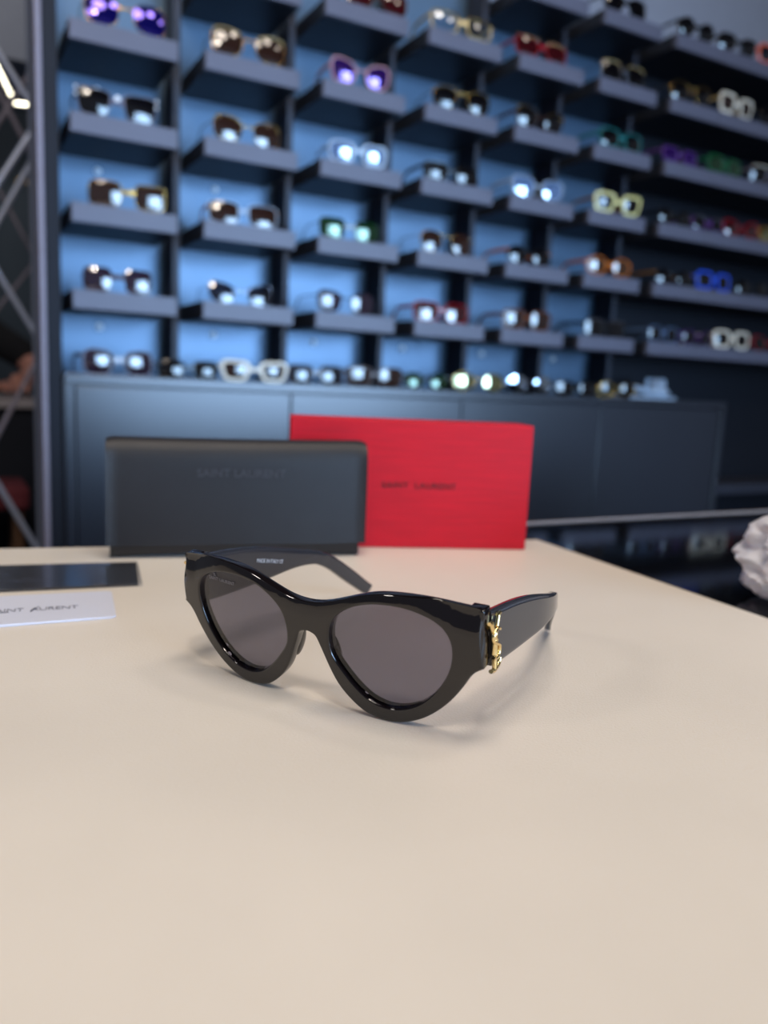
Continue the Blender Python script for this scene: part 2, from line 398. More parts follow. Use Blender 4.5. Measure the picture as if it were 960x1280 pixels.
def fm(k):
    if k in FM: return FM[k]
    t = {'black': ((.04, .04, .05), .12, 0, 0), 'gold': ((.85, .68, .38), .2, 1, 0), 'silver': ((.8, .8, .85), .2, 1, 0), 'white': ((.93, .91, .85), .3, 0, 0),
         'cream': ((.93, .91, .62), .3, 0, 0), 'blue': ((.16, .34, .88), .2, 0, 0), 'red': ((.55, .05, .10), .15, 0, 0), 'tortoise': ((.42, .22, .10), .15, 0, 0),
         'orange': ((.72, .40, .12), .15, 0, 0), 'teal': ((.16, .50, .52), .18, 0, .2), 'clear': ((.80, .88, .97), .15, 0, .45), 'pink': ((.82, .62, .66), .15, 0, .2),
         'violet': ((.35, .22, .50), .15, 0, 0), 'green': ((.08, .38, .24), .15, 0, 0), 'brown': ((.26, .16, .13), .15, 0, 0), 'coral': ((.93, .42, .30), .3, 0, 0),
         'champagne': ((.84, .76, .55), .2, .4, 0), 'greyclear': ((.50, .50, .58), .15, 0, .3), 'amber': ((.75, .55, .28), .2, .6, 0), 'bluegrey': ((.35, .45, .60), .2, 0, 0)}[k]
    FM[k] = mat(k + '_frame', t[0], t[1], t[2], trans=t[3], spec=.6, var=.25 if k in ('tortoise', 'orange') else .02, vscale=150); return FM[k]
def lm(k):
    if k in LM: return LM[k]
    t = {'dark': ((.10, .10, .12), (1, 1, 1), .07, (.05, .045, .06), .6), 'brown': ((.25, .16, .13), (1, 1, 1), .09, (.24, .15, .12), .5), 'smoke': ((.25, .25, .3), (1, 1, 1), .09, (.12, .12, .15), .4),
         'violet': ((.12, .06, .25), (.55, .35, 1), .22, (.20, .08, .38), .6), 'bluemirror': ((.05, .05, .2), (.30, .22, 1), .3, (.06, .05, .35), .7), 'green': ((.1, .25, .12), (.8, 1, .8), .12, (.06, .22, .10), .5),
         'silver': ((.2, .3, .4), (.75, .88, 1), .85, None, 0), 'gold': ((.2, .2, .1), (.95, .95, .55), .55, (.3, .28, .1), .5), 'clear': ((.88, .92, .96), (1, 1, 1), .10, None, 0),
         'skyblue': ((.5, .65, .85), (.85, .93, 1), .4, (.5, .66, .88), .5), 'plum': ((.25, .18, .25), (1, 1, 1), .10, (.22, .16, .22), .5), 'red': ((.3, .05, .08), (1, 1, 1), .12, (.3, .05, .08), .5), 'amber': ((.5, .3, .1), (1, 1, 1), .1, (.4, .24, .1), .4)}[k]
    LM[k] = lens_mat(k + '_sun_lens', t[0], t[1], t[2], .06, t[3], t[4]); return LM[k]
def sunglasses(label, group, loc, w=.142, style='square', frame='black', lens='dark', b=.021, rim=.003, rz=0, brow=None, temple=None, bare=False, tilt=None, extra=None, cat='sunglasses'):
    root = empty('sunglasses', loc, rz); tag(root, label, cat, group)
    T = random.uniform(-7, 7) if tilt is None else tilt; rz += R(random.uniform(-6, 6))
    root.rotation_euler[2] = rz
    gap = .008 + (.003 if rim < .002 else 0)                  # half bridge gap
    a = (w / 2 - gap - rim * 2) / 2; cx = gap + rim * 1.0 + a
    base = lens_shape(style, a, b); L = [(x + cx, z) for x, z in base]
    zb = min(z for x, z in L) - rim; H = b
    Cw = .9; tl = R(T)
    def warp(c):
        y = c.y + Cw * c.x * c.x; z = c.z - zb
        return Vector((c.x, y * math.cos(tl) - z * math.sin(tl) * 1, z * math.cos(tl) + y * math.sin(tl) * 0))
    outl = [(x, z) for x, z in offset(ccw(L), rim)]
    # nasal cut
    zt, zl = .45 * H, (.05 if rim > .002 else .22) * H
    if style == 'aviator': zt, zl = .75 * H, .45 * H
    n = len(outl)
    nasal = [i for i in range(n) if outl[i][0] < cx]
    iu = min((i for i in nasal if outl[i][1] > 0), key=lambda i: abs(outl[i][1] - zt))
    il = min((i for i in nasal if outl[i][1] < zt - .002), key=lambda i: abs(outl[i][1] - zl))
    # walk the long way round (ccw from il through bottom, outer, top to iu)
    path = []; i = il
    while True:
        path.append(outl[i])
        if i == iu: break
        i = (i + 1) % n
    half = [(0, path[0][1] + .002)] + [p for p in path if p[0] > .001] + [(0, path[-1][1] - .001)]
    full = half[:-1] + [(0, half[-1][1])] + [(-x, z) for x, z in half[::-1][1:-1]]
    Lm = [(-x, z) for x, z in L]
    th = .0015 if rim < .002 else .0045
    fmat = fm(frame)
    if not bare:
        bm = holed_plate(full, [L, Lm], th, min(rim * .35, .0012), 2, None, warp)
        link('frame', finish(bm, 'frame', 60), fmat, root)
    else:
        bm = bmesh.new(); z0 = zt
        tube_bm(bm, [warp(Vector((x, -.001, z0 + .002 * math.cos(x / gap * 1.5)))) for x in (-gap * 1.6, -gap * .6, 0, gap * .6, gap * 1.6)], .0012, 6)
        link('bridge', finish(bm, 'bridge'), fmat, root)
    for q in (L, Lm):
        bm = disc_sheet(offset(ccw(q), .0006), th * .4, .001, .0042, warp, 5); link('lens', finish(bm, 'lens'), lm(lens), root)
    if brow:
        for s in (1, -1):
            bm = bmesh.new(); pts = [p for p in ccw(L) if p[1] > .55 * H]; pts.sort(key=lambda p: p[0])
            pts = [warp(Vector((s * x, -.0006, z + rim * .4))) for x, z in pts]
            if len(pts) > 1: tube_bm(bm, pts, .0015, 6); link('brow_bar', finish(bm, 'brow_bar'), fm(brow), root)
    tm = fm(temple or frame); tr = .0011 if rim < .002 else .0022; thh = 1 if rim < .002 else 1.9
    xo = w / 2 - .0025; zt_ = .55 * H; top = zt_ - zb
    for s in (1, -1):
        y0 = Cw * xo * xo + .001 - top * math.sin(tl); L_ = .128
        pts = [(s * xo, y0, top * .97), (s * (xo + .001), y0 + .03, top * .99), (s * xo, y0 + .07, top), (s * (xo - .004), y0 + .092, top * .95), (s * (xo - .007), y0 + .112, top * .55), (s * (xo - .009), y0 + L_, top * .1 + .0025)]
        pts = catmull(pts, 3, False)
        bm = bmesh.new(); tube_bm(bm, pts, tr * thh, 8, True, 1 / thh, (0, 0, 1)); link('temple', finish(bm, 'temple'), tm, root)
    if extra: extra(root, warp, H, cx, a, zb)
    return root
def jewel(root, warp, H, cx, a, zb):
    bm = bmesh.new(); bmesh.ops.create_icosphere(bm, subdivisions=1, radius=.006)
    for v in bm.verts: v.co = warp(Vector((v.co.x, v.co.y * .5 - .002, v.co.z + .5 * H)))
    link('jewel', finish(bm, 'jewel', 5), M['bead'], root)
    for s in (1, -1):
        for z in (.95, .4):
            bm = bmesh.new(); r = bmesh.ops.create_uvsphere(bm, u_segments=10, v_segments=6, radius=.0028)
            for v in r['verts']: v.co = warp(Vector((v.co.x + s * (cx + a * .98), v.co.y - .001, v.co.z + z * H)))
            link('rivet', finish(bm, 'rivet'), M['bead'], root)
def dots(root, warp, H, cx, a, zb):
    for s in (1, -1):
        for k in range(5):
            bm = bmesh.new(); r = bmesh.ops.create_uvsphere(bm, u_segments=8, v_segments=6, radius=.0022)
            for v in r['verts']: v.co = warp(Vector((v.co.x + s * (cx + a * (-.9 + .45 * k)), v.co.y - .001, v.co.z + 1.05 * H)))
            link('gold_bead', finish(bm, 'gold_bead'), M['gold'], root)

def on(col, row, dy=.0): return None
def place(x, row, label, **k):
    z = CABZ if row < 0 else SZ0 + row * SDZ
    wd = k.get('w', .142)
    sunglasses(label, 'sunglasses along the cabinet top' if row < 0 else 'sunglasses on the wall shelves', (x, YF + k.pop('dy', .004), z + .0003), **k)
def lab(desc, col, row): return '%s, %s shelf up, %s column from left' % (desc, ORD[row], CORD[col])
# column 1
place(.288, 0, lab('dark plum square sunglasses', 0, 0), w=.124, frame='brown', lens='plum', rim=.0012, b=.021)
place(.306, 1, lab('gold rimmed brown gradient sunglasses', 0, 1), w=.138, frame='gold', lens='brown', rim=.0012, b=.021, brow='gold')
place(.288, 2, lab('dark shield sunglasses with silver edge and central jewel', 0, 2), w=.146, style='trapeze', frame='greyclear', lens='dark', rim=.0022, b=.021, extra=jewel)
place(.305, 3, lab('violet blue mirrored sunglasses with thin gold frame', 0, 3), w=.142, style='butterfly', frame='gold', lens='bluemirror', rim=.0012, b=.025)
# column 2
place(.527, 0, lab('pale smoke cat-eye wire sunglasses', 1, 0), w=.134, style='cateye', frame='silver', lens='smoke', rim=.0013, b=.018)
place(.529, 1, lab('brown square sunglasses with amber temples', 1, 1), w=.142, style='square', frame='clear', lens='brown', rim=.0022, b=.019, temple='orange')
place(.534, 2, lab('rimless brown butterfly sunglasses with gold trim', 1, 2), w=.138, style='butterfly', frame='gold', lens='brown', rim=.0012, b=.021, brow='gold')
place(.534, 3, lab('large dark brown sunglasses with gold brow', 1, 3), w=.146, style='butterfly', frame='gold', lens='brown', rim=.0012, b=.024, brow='champagne')
# column 3
place(.760, 0, lab('dark rounded sunglasses with black temples', 2, 0), w=.140, style='butterfly', frame='black', lens='plum', rim=.0014, b=.021)
place(.762, 1, lab('dark green lens sunglasses with black temples', 2, 1), w=.140, style='square', frame='black', lens='green', rim=.0014, b=.019, temple='black')
place(.774, 2, lab('clear framed sunglasses with pale blue lenses', 2, 2), w=.132, style='square', frame='clear', lens='skyblue', rim=.0045, b=.017)
place(.773, 3, lab('pink framed sunglasses with violet lenses', 2, 3), w=.136, style='cateye', frame='pink', lens='violet', rim=.0038, b=.019)
place(.806, 4, lab('brown red sunglasses cut by the picture top', 2, 4), w=.136, style='butterfly', frame='brown', lens='red', rim=.0025, b=.02)
# column 4
place(1.003, 0, lab('red framed sunglasses with one shining lens', 3, 0), w=.146, style='square', frame='red', lens='red', rim=.003, b=.019, temple='red', rz=R(-6))
place(1.006, 1, lab('gold aviator sunglasses with brown lenses', 3, 1), w=.138, style='aviator', frame='gold', lens='brown', rim=.0012, b=.022)
place(1.008, 2, lab('black wide sunglasses', 3, 2), w=.146, style='rect', frame='black', lens='dark', rim=.004, b=.017)
place(1.024, 3, lab('dark aviator sunglasses with gold hinges', 3, 3), w=.146, style='aviator', frame='gold', lens='dark', rim=.0013, b=.021, brow='gold')
place(1.016, 4, lab('clear optical glasses with thick yellow gold brow', 3, 4), w=.156, style='rect', frame='champagne', lens='clear', rim=.0035, b=.021, brow='gold', cat='glasses')
# column 5
place(1.248, 0, lab('large tortoiseshell sunglasses', 4, 0), w=.146, style='square', frame='tortoise', lens='brown', rim=.0035, b=.020, temple='tortoise')
place(1.242, 1, lab('small dark sunglasses with amber temple', 4, 1), w=.13, style='round', frame='black', lens='dark', rim=.002, b=.019, temple='orange')
place(1.253, 2, lab('frosted pale blue heart shaped sunglasses', 4, 2), w=.152, style='heart', frame='clear', lens='skyblue', rim=.003, b=.021)
place(1.244, 3, lab('dark brown sunglasses with gold trim', 4, 3), w=.144, style='cateye', frame='brown', lens='dark', rim=.002, b=.019, brow='gold')
place(1.236, 4, lab('dark red sunglasses with gold beads along the brow', 4, 4), w=.15, style='butterfly', frame='red', lens='red', rim=.003, b=.018, extra=dots)
# column 6
place(1.503, 0, lab('black and silver sunglasses', 5, 0), w=.15, style='square', frame='black', lens='dark', rim=.0025, b=.019, brow='silver')
place(1.496, 1, lab('orange tortoiseshell round sunglasses', 5, 1), w=.146, style='round', frame='orange', lens='amber', rim=.004, b=.019)
place(1.506, 2, lab('thick pale yellow square optical frame', 5, 2), w=.15, style='trapeze', frame='cream', lens='dark', rim=.0068, b=.017, temple='amber', cat='glasses')
place(1.502, 3, lab('teal framed sunglasses with brown lenses', 5, 3), w=.148, style='square', frame='teal', lens='dark', rim=.004, b=.018)
place(1.490, 4, lab('silver browed rimless dark sunglasses', 5, 4), w=.142, style='square', frame='silver', lens='dark', rim=.0013, b=.021, brow='champagne')
place(1.480, 5, lab('black round sunglasses with silver hinges', 5, 5), w=.142, style='butterfly', frame='black', lens='dark', rim=.003, b=.020, brow='silver')
# long shelves at the right end
RL = lambda d, row, pos: '%s, %s on %s long shelf up, right end' % (d, pos, ORD[row])
place(1.722, 5, RL('black round sunglasses', 5, 'first pair'), w=.134, style='round', frame='black', lens='dark', rim=.003, b=.019, brow='silver')
place(1.878, 5, RL('black oval sunglasses with silver glint', 5, 'second pair'), w=.140, style='butterfly', frame='black', lens='dark', rim=.003, b=.018, brow='silver')
place(2.030, 5, RL('coral red framed glasses', 5, 'third pair'), w=.138, style='square', frame='coral', lens='smoke', rim=.006, b=.018)
place(1.725, 4, RL('dark aviator with bright gold brow', 4, 'first pair'), w=.144, style='aviator', frame='gold', lens='dark', rim=.0015, b=.021, brow='gold')
place(1.900, 4, RL('thick white square sunglasses', 4, 'middle pair'), w=.150, style='trapeze', frame='white', lens='brown', rim=.0075, b=.0175, temple='champagne')
place(2.068, 4, RL('black sunglasses cut by the picture edge', 4, 'last pair'), w=.14, style='square', frame='black', lens='dark', rim=.003)
place(1.712, 3, RL('dark violet sunglasses', 3, 'first pair'), w=.134, style='rect', frame='violet', lens='violet', rim=.004, b=.017)
place(1.880, 3, RL('dark green framed sunglasses', 3, 'middle pair'), w=.148, style='square', frame='green', lens='green', rim=.004, b=.018)
place(2.060, 3, RL('white bridged dark sunglasses', 3, 'last pair'), w=.145, style='square', frame='greyclear', lens='dark', rim=.0035, b=.02, brow='white')
place(1.712, 2, RL('plain black small sunglasses', 2, 'first pair'), w=.12, style='round', frame='black', lens='dark', rim=.0025, b=.017)
place(1.842, 2, RL('dark violet sunglasses with silver dots', 2, 'second pair'), w=.122, style='rect', frame='violet', lens='dark', rim=.003, b=.017, brow='silver')
place(1.975, 2, RL('dark red sunglasses', 2, 'third pair'), w=.134, style='cateye', frame='red', lens='red', rim=.0035, b=.018)
place(2.118, 2, RL('golden yellow sunglasses', 2, 'last pair'), w=.134, style='square', frame='amber', lens='gold', rim=.003, b=.018)
place(1.733, 1, RL('black sunglasses with amber end', 1, 'first pair'), w=.134, style='round', frame='black', lens='dark', rim=.0025, b=.018, temple='amber')
place(1.888, 1, RL('thick bright blue sunglasses', 1, 'middle pair'), w=.150, style='square', frame='blue', lens='dark', rim=.0065, b=.018)
place(2.050, 1, RL('black wire sunglasses', 1, 'last pair'), w=.134, style='round', frame='black', lens='dark', rim=.0018, b=.019)
place(1.712, 0, RL('blue grey sunglasses', 0, 'first pair'), w=.120, style='square', frame='bluegrey', lens='dark', rim=.003, b=.018)
place(1.842, 0, RL('dark lilac sunglasses', 0, 'second pair'), w=.124, style='round', frame='violet', lens='dark', rim=.002, b=.018)
place(1.988, 0, RL('thick ivory white sunglasses', 0, 'third pair'), w=.150, style='square', frame='white', lens='dark', rim=.0075, b=.0175)
place(2.143, 0, RL('dark maroon sunglasses', 0, 'last pair'), w=.138, style='cateye', frame='red', lens='dark', rim=.003, b=.018)
# along the cabinet top
CT = 'cabinet top'
place(.289, -1, 'large brown violet sunglasses, leftmost on the %s' % CT, w=.132, style='butterfly', frame='greyclear', lens='plum', rim=.0022, b=.022, tilt=0)
place(.424, -1, 'low black wraparound sunglasses between violet and white pairs on the %s' % CT, w=.122, style='rect', frame='black', lens='dark', rim=.003, b=.017, dy=.012)
place(.558, -1, 'thick white trapezoid sunglasses on the %s' % CT, w=.145, style='trapeze', frame='white', lens='brown', rim=.0065, b=.0145, dy=.002, tilt=0)
place(.699, -1, 'dark sunglasses with pale shining lenses right of white pair on the %s' % CT, w=.13, style='square', frame='brown', lens='smoke', rim=.002, b=.018, dy=.01)
place(.841, -1, 'brown sunglasses with bright shining bridge side on the %s' % CT, w=.146, style='square', frame='brown', lens='brown', rim=.003, b=.019, dy=.01, rz=R(5))
place(.978, -1, 'small black green sunglasses left of the golden mirrored pair on the %s' % CT, w=.118, style='round', frame='black', lens='green', rim=.002, b=.017, dy=.012)
place(1.118, -1, 'round golden green mirrored sunglasses on the %s' % CT, w=.146, style='round', frame='gold', lens='gold', rim=.0014, b=.021)
place(1.268, -1, 'round silver blue mirrored sunglasses on the %s' % CT, w=.146, style='round', frame='silver', lens='silver', rim=.0014, b=.021)
place(1.421, -1, 'black sunglasses right of the silver mirrored pair on the %s' % CT, w=.14, style='rect', frame='black', lens='dark', rim=.003, b=.017)
place(1.560, -1, 'dark sunglasses with gold end beside the acrylic stand on the %s' % CT, w=.122, style='round', frame='gold', lens='dark', rim=.002, b=.018, temple='gold')

# frosted stand at the right end of the cabinet top
st = empty('acrylic_stand', (1.71, YF + .03, CABZ + .0002)); tag(st, 'pale frosted acrylic display stand at the right end of the cabinet top', 'display stand')
box('base', -.09, .10, 0, .07, 0, .008, M['acrylic'], st, bev=.0015)
bm = bmesh.new(); tube_bm(bm, catmull([(-.085, .02, .012), (-.05, .02, .028), (0, .02, .022), (.06, .02, .016), (.085, .02, .02)], 5, False), .008, 10); link('cradle', finish(bm, 'cradle'), M['acrylic'], st)
for x in (.058, .084): bm = bmesh.new(); tube_bm(bm, [(x, .04, .008), (x, .04, .05), (x, .04, .058)], [.010, .010, .006], 12); link('post', finish(bm, 'post'), M['acrylic'], st)
box('back_plate', .035, .10, .052, .056, .008, .058, M['acrylic'], st, bev=.001)

# ------------------------------------------------------------------ left side: post, truss, counter, person
tag(box('grey_post', .1515, .1625, 1.60, 1.64, .0, 3.2, M['greypost'], bev=.003), 'slim grey upright post at the left edge of the shelf wall', 'post')
# px->world at depth y: x = x0(y), z
def at(px, py, y):
    d = cF + cR * (px - 480) / F_PX - cU * (py - 640) / F_PX
    return CAM + d * (y / d.y)
tr = empty('aluminium_truss', (0.0, 1.9, 0)); tag(tr, 'silver aluminium lattice truss behind the grey post', 'truss')
inv = Vector((0.0, 1.9, 0))
XL = -.06
def brace(p, q, y, r=.006, m='alu'):
    """lattice bar running from chord to chord in the front or rear face of the truss"""
    a, b = at(*p, y) - inv, at(*q, y) - inv; d = b - a; xr = at(53, 300, y).x
    f = lambda x: a + d * ((x - a.x) / d.x)
    return tube('brace', [f(XL), f(xr)], r, M[m], tr, 12)
FY, RY = 1.89, 2.15
brace((0, 68), (46, 142), FY, .0062); brace((0, 225), (47, 152), FY, .0062); brace((0, 345), (55, 435), FY, .0058)
brace((0, 610), (44, 682), FY, .006); brace((0, 538), (20, 500), FY, .005, 'greypost')
brace((0, 118), (46, 205), RY, .006, 'greypost'); brace((18, 122), (46, 78), RY, .006, 'greypost'); brace((0, 272), (28, 222), RY, .0065)
brace((0, 240), (40, 315), RY, .004, 'greypost'); brace((10, 370), (42, 330), RY, .004, 'greypost')
for y in (FY, RY):
    for x in (XL, at(53, 300, y).x): tube('upright', [Vector((x, y, 0)) - inv, Vector((x, y, 3.19)) - inv], .009, M['alu'], tr, 14)
for z in (.25, 2.6):
    for x, x2 in ((XL, XL), (at(53, 300, FY).x, at(53, 300, RY).x)): tube('cross_rod', [Vector((x, FY, z)) - inv, Vector((x2, RY, z)) - inv], .005, M['alu'], tr, 10)
def led(p, q, y, n, lbl):
    e = empty('led_strip', at(*p, y)); tag(e, lbl, 'light strip', 'lit strips behind the truss'); o = at(*p, y)
    d = at(*q, y) - o
    bm = bmesh.new(); tube_bm(bm, [-d * .08 + Vector((0, .008, 0)), d * 1.08 + Vector((0, .008, 0))], .007, 8); link('channel', finish(bm, 'channel'), M['greypost'], e)
    bm = bmesh.new()
    for i in range(n):
        r = bmesh.ops.create_icosphere(bm, subdivisions=1, radius=.0042)
        for v in r['verts']: v.co += d * (i / (n - 1))
    link('diodes', finish(bm, 'diodes'), M['led'], e)
led((-6, 78), (13, 117), 2.6, 7, 'slanting lit strip of white diodes behind the truss')
led((15, 128), (37, 131), 2.6, 6, 'short level lit strip of white diodes behind the truss')
e = empty('ceiling_spot_light', at(25, 227, 2.6)); tag(e, 'tiny amber lit bulb with a white one beside it behind the truss', 'lamp')
bm = bmesh.new(); bmesh.ops.create_uvsphere(bm, u_segments=12, v_segments=8, radius=.008); link('amber_bulb', finish(bm, 'amber_bulb'), M['goldlamp'], e)
bm = bmesh.new(); bmesh.ops.create_uvsphere(bm, u_segments=12, v_segments=8, radius=.006)
for v in bm.verts: v.co.x += .02
link('white_bulb', finish(bm, 'white_bulb'), M['ledge'], e)
# back counter with pale top
bc = empty('side_counter', (-.3, 2.2, 0)); tag(bc, 'dark side counter with a pale top behind the truss', 'counter')
p = at(20, 500, 2.2); bx1 = at(56, 500, 2.2).x + .3
box('counter_top', -.6, bx1, 0, .5, p.z - .02, p.z, M['ledge'], bc, bev=.002)
box('counter_body', -.6, bx1 - .005, .02, .48, 0, p.z - .021, M['dark'], bc)
ZC = p.z
# stool seen in front of the side counter
sp = at(14, 618, 2.0)
so = empty('stool', (sp.x - .05, 2.03, 0)); tag(so, 'stool with maroon seat and brown leg in front of the side counter', 'stool')
box('seat', -.15, .085, -.09, .09, sp.z - .03, sp.z + .025, M['maroon'], so, bev=.012, seg=3)
for sx, sy in ((-.12, -.06), (.05, -.06), (-.12, .06), (.05, .06)): box('leg', sx, sx + .022, sy - .011, sy + .011, 0, sp.z - .029, M['brownwood'], so, bev=.002)

def skin_mesh(name, chains, m, parent, sub=2):
    """chains: list of lists of (pos, radius); chain after the first starts at an existing node index given as first element"""
    me = bpy.data.meshes.new(name); vs = []; es = []; rad = []
    for ch in chains:
        prev = None
        if isinstance(ch[0], int): prev = ch[0]; ch = ch[1:]
        for p, r in ch:
            vs.append(p); rad.append(r); i = len(vs) - 1
            if prev is not None: es.append((prev, i))
            prev = i
    me.from_pydata(vs, es, []); o = bpy.data.objects.new(name, me); COL.objects.link(o)
    md = o.modifiers.new('skin', 'SKIN'); md.use_smooth_shade = True
    for i, sv in enumerate(me.skin_vertices[0].data): sv.radius = rad[i] if isinstance(rad[i], tuple) else (rad[i], rad[i]); sv.use_root = (i == 0)
    sb = o.modifiers.new('sub', 'SUBSURF'); sb.levels = sub; sb.render_levels = sub
    me2 = bpy.data.meshes.new_from_object(o.evaluated_get(bpy.context.evaluated_depsgraph_get()))
    bpy.data.objects.remove(o); me2.materials.clear(); return link(name, me2, m, parent)
# person standing behind the side counter, mostly beyond the left picture edge
PX = -.16; PY = 2.92
pr = empty('person', (PX, PY, 0)); tag(pr, 'person in a dark shirt behind the side counter with hands on its pale top', 'person')
H = lambda x, y, z: Vector((x, y, z))
hz = ZC + .022
hx = at(20, 478, 2.45).x - PX; hy = 2.45 - PY
body = [[(H(0, 0, .95), .105), (H(0, 0, 1.12), .10), (H(0, 0, 1.32), .105), (H(0, 0, 1.42), .075), (H(0, -.01, 1.48), .056), (H(0, -.015, 1.56), .056), (H(0, -.02, 1.63), .05)],
        [2, (H(.17, 0, 1.38), .058), (H(.25, -.10, 1.14), .045), (H(hx + .07, hy + .16, ZC + .08), .033), (H(hx + .03, hy + .07, hz + .022), (.026, .02)), (H(hx, hy, hz + .008), (.036, .016))],
        [2, (H(-.17, 0, 1.38), .058), (H(-.2, -.12, 1.12), .045), (H(hx - .16, hy + .14, ZC + .08), .033), (H(hx - .11, hy + .07, hz + .022), (.026, .02)), (H(hx - .085, hy, hz + .008), (.036, .016))],
        [0, (H(.09, 0, .85), .085), (H(.10, -.02, .48), .058), (H(.10, .02, .10), .04), (H(.10, -.09, .035), .035)],
        [0, (H(-.09, 0, .85), .085), (H(-.10, -.02, .48), .058), (H(-.10, .02, .10), .04), (H(-.10, -.09, .035), .035)]]
bo = skin_mesh('body', body, M['skin'], pr)
bm = bmesh.new(); bm.from_mesh(bo.data)            # shaped head: skull, jaw, nose, ears
r = bmesh.ops.create_uvsphere(bm, u_segments=40, v_segments=28, radius=1)
for v in r['verts']:
    x, y, z = v.co
    jaw = 1 - .28 * max(0, -z) ** 1.5
    q = Vector((x * .076 * jaw, y * .098 * (1 - .10 * max(0, -z)) - .012, 1.645 + z * .118))
    if y < -.3:
        q.y -= .026 * math.exp(-(x / .16) ** 2 - ((z + .16) / .17) ** 2) * 1.0           # nose
        q.y -= .007 * math.exp(-(x / .30) ** 2 - ((z + .50) / .09) ** 2)                 # lips
        q.y += .009 * (math.exp(-((x - .36) / .15) ** 2 - ((z - .04) / .10) ** 2) + math.exp(-((x + .36) / .15) ** 2 - ((z - .04) / .10) ** 2))   # eye sockets
        q.y -= .008 * math.exp(-(x / .4) ** 2 - ((z + .86) / .14) ** 2)                  # chin
    v.co = q
for sg in (1, -1):
    r = bmesh.ops.create_uvsphere(bm, u_segments=12, v_segments=8, radius=1)
    for v in r['verts']: v.co = Vector((sg * .078 + v.co.x * .009, -.002 + v.co.y * .018, 1.64 + v.co.z * .031))
for f in bm.faces: f.smooth = True
bm.to_mesh(bo.data); bm.free()
for sg in (1, -1):
    bm = bmesh.new(); bmesh.ops.create_uvsphere(bm, u_segments=12, v_segments=8, radius=.0115)
    for v in bm.verts: v.co += Vector((sg * .028, -.0895, 1.65))
    link('eye', finish(bm, 'eye'), M['ledge'], pr)
    bm = bmesh.new(); bmesh.ops.create_uvsphere(bm, u_segments=10, v_segments=8, radius=.0055)
    for v in bm.verts: v.co += Vector((sg * .028, -.0967, 1.65))
    link('iris', finish(bm, 'iris'), M['shirt'], pr)
for hx_, sgn in ((hx, 1), (hx - .085, -1)):
    for k in range(4):
        fx = hx_ + (-.024 + .016 * k); ln = (.062, .072, .068, .052)[k if sgn > 0 else 3 - k]
        skin_mesh('finger', [[(H(fx, hy + .01, hz + .006), .009), (H(fx, hy - ln * .5, hz + .016), .0088), (H(fx, hy - ln * .8, hz + .004), .008), (H(fx, hy - ln, hz - .010), .0068)]], M['skin'], pr, 1)
    skin_mesh('thumb', [[(H(hx_ - sgn * .026, hy + .03, hz + .01), .011), (H(hx_ - sgn * .048, hy + .0, hz + .004), .0098), (H(hx_ - sgn * .052, hy - .026, hz - .004), .0085)]], M['skin'], pr, 1)
shirt = [[(H(0, 0, .82), .150), (H(0, 0, 1.12), .150), (H(0, 0, 1.32), .150), (H(0, 0, 1.42), .115), (H(0, -.005, 1.475), .072)],
         [2, (H(.175, 0, 1.38), .07), (H(.25, -.10, 1.14), .058), (H(hx + .075, hy + .17, ZC + .09), .046)],
         [2, (H(-.175, 0, 1.38), .07), (H(-.2, -.12, 1.12), .058), (H(hx - .165, hy + .15, ZC + .09), .046)]]
skin_mesh('shirt', shirt, M['shirt'], pr)
tro = [[(H(0, 0, .93), .135), (H(.09, 0, .84), .098), (H(.10, -.02, .48), .075), (H(.10, .02, .10), .06)], [0, (H(-.09, 0, .84), .098), (H(-.10, -.02, .48), .075), (H(-.10, .02, .10), .06)]]
skin_mesh('trousers', tro, M['dark'], pr)
bm = bmesh.new(); bmesh.ops.create_uvsphere(bm, u_segments=32, v_segments=20, radius=1)
for v in bm.verts:
    x, y, z = v.co; lo = .52 if y < -.25 else (.52 - (y + .25) * 2.2)
    v.co = Vector((x * .083, y * .105 - .004, 1.652 + max(z, max(lo, -.55)) * .122))
link('hair', finish(bm, 'hair'), M['shirt'], pr)

# ------------------------------------------------------------------ case, box, cards
def basis(e): e = Vector((e[0], e[1], 0)).normalized(); return e, Vector((-e.y, e.x, 0))
# red gift box
root = empty('gift_box', (.2828, .5472 + .003, TZ), math.atan2(-.348, .9375)); tag(root, 'red linen paper gift box standing upright behind the black case', 'box')
box('base', -.0575, .1305, .024, .062, .0004, .0985, M['red'], root, bev=.0008)
box('lid', -.059, .132, 0, .040, .0002, .1000, M['red'], root, bev=.0013, seg=3)
FR = Matrix(((1, 0, 0, 0), (0, 0, -1, 0), (0, 1, 0, 0), (0, 0, 0, 1)))       # text plane facing -y
lettering('lettering', 'SAINT  LAURENT', .0066, Matrix.Translation((.0422, -.0001, .0497)) @ FR, M['redtext'], root, .0001, 1.08, width=.0592, offs=.0001)
# black case
root = empty('glasses_case', (.0932, .563, TZ), math.atan2(-.2299, .9732)); tag(root, 'black leather flap glasses case standing in front of the red box', 'glasses case')
W0, W1 = -.0012, .1805
bm = bmesh.new()   # soft body
NX, prof = 24, []
for i in range(NX + 1):
    u = i / NX; x = W0 + .0025 + (W1 - W0 - .0065) * u; lift = .0024 * math.sin(math.pi * u) ** .6
    fy = .0010 - .0004 * math.sin(math.pi * u)
    prof.append([bm.verts.new(q) for q in ((x, fy + .001, lift + .0008), (x, fy, lift + .003), (x, fy + .0005, .04), (x, .007, .076), (x, .014, .0785), (x, .0215, .06), (x, .0225, .01), (x, .0215, lift + .0008))])
for i in range(NX):
    for k in range(8): bm.faces.new((prof[i][k], prof[i][(k + 1) % 8], prof[i + 1][(k + 1) % 8], prof[i + 1][k]))
bm.faces.new(prof[0]); bm.faces.new(prof[-1][::-1])
link('case_body', finish(bm, 'case_body', 50), M['leather_in'], root)
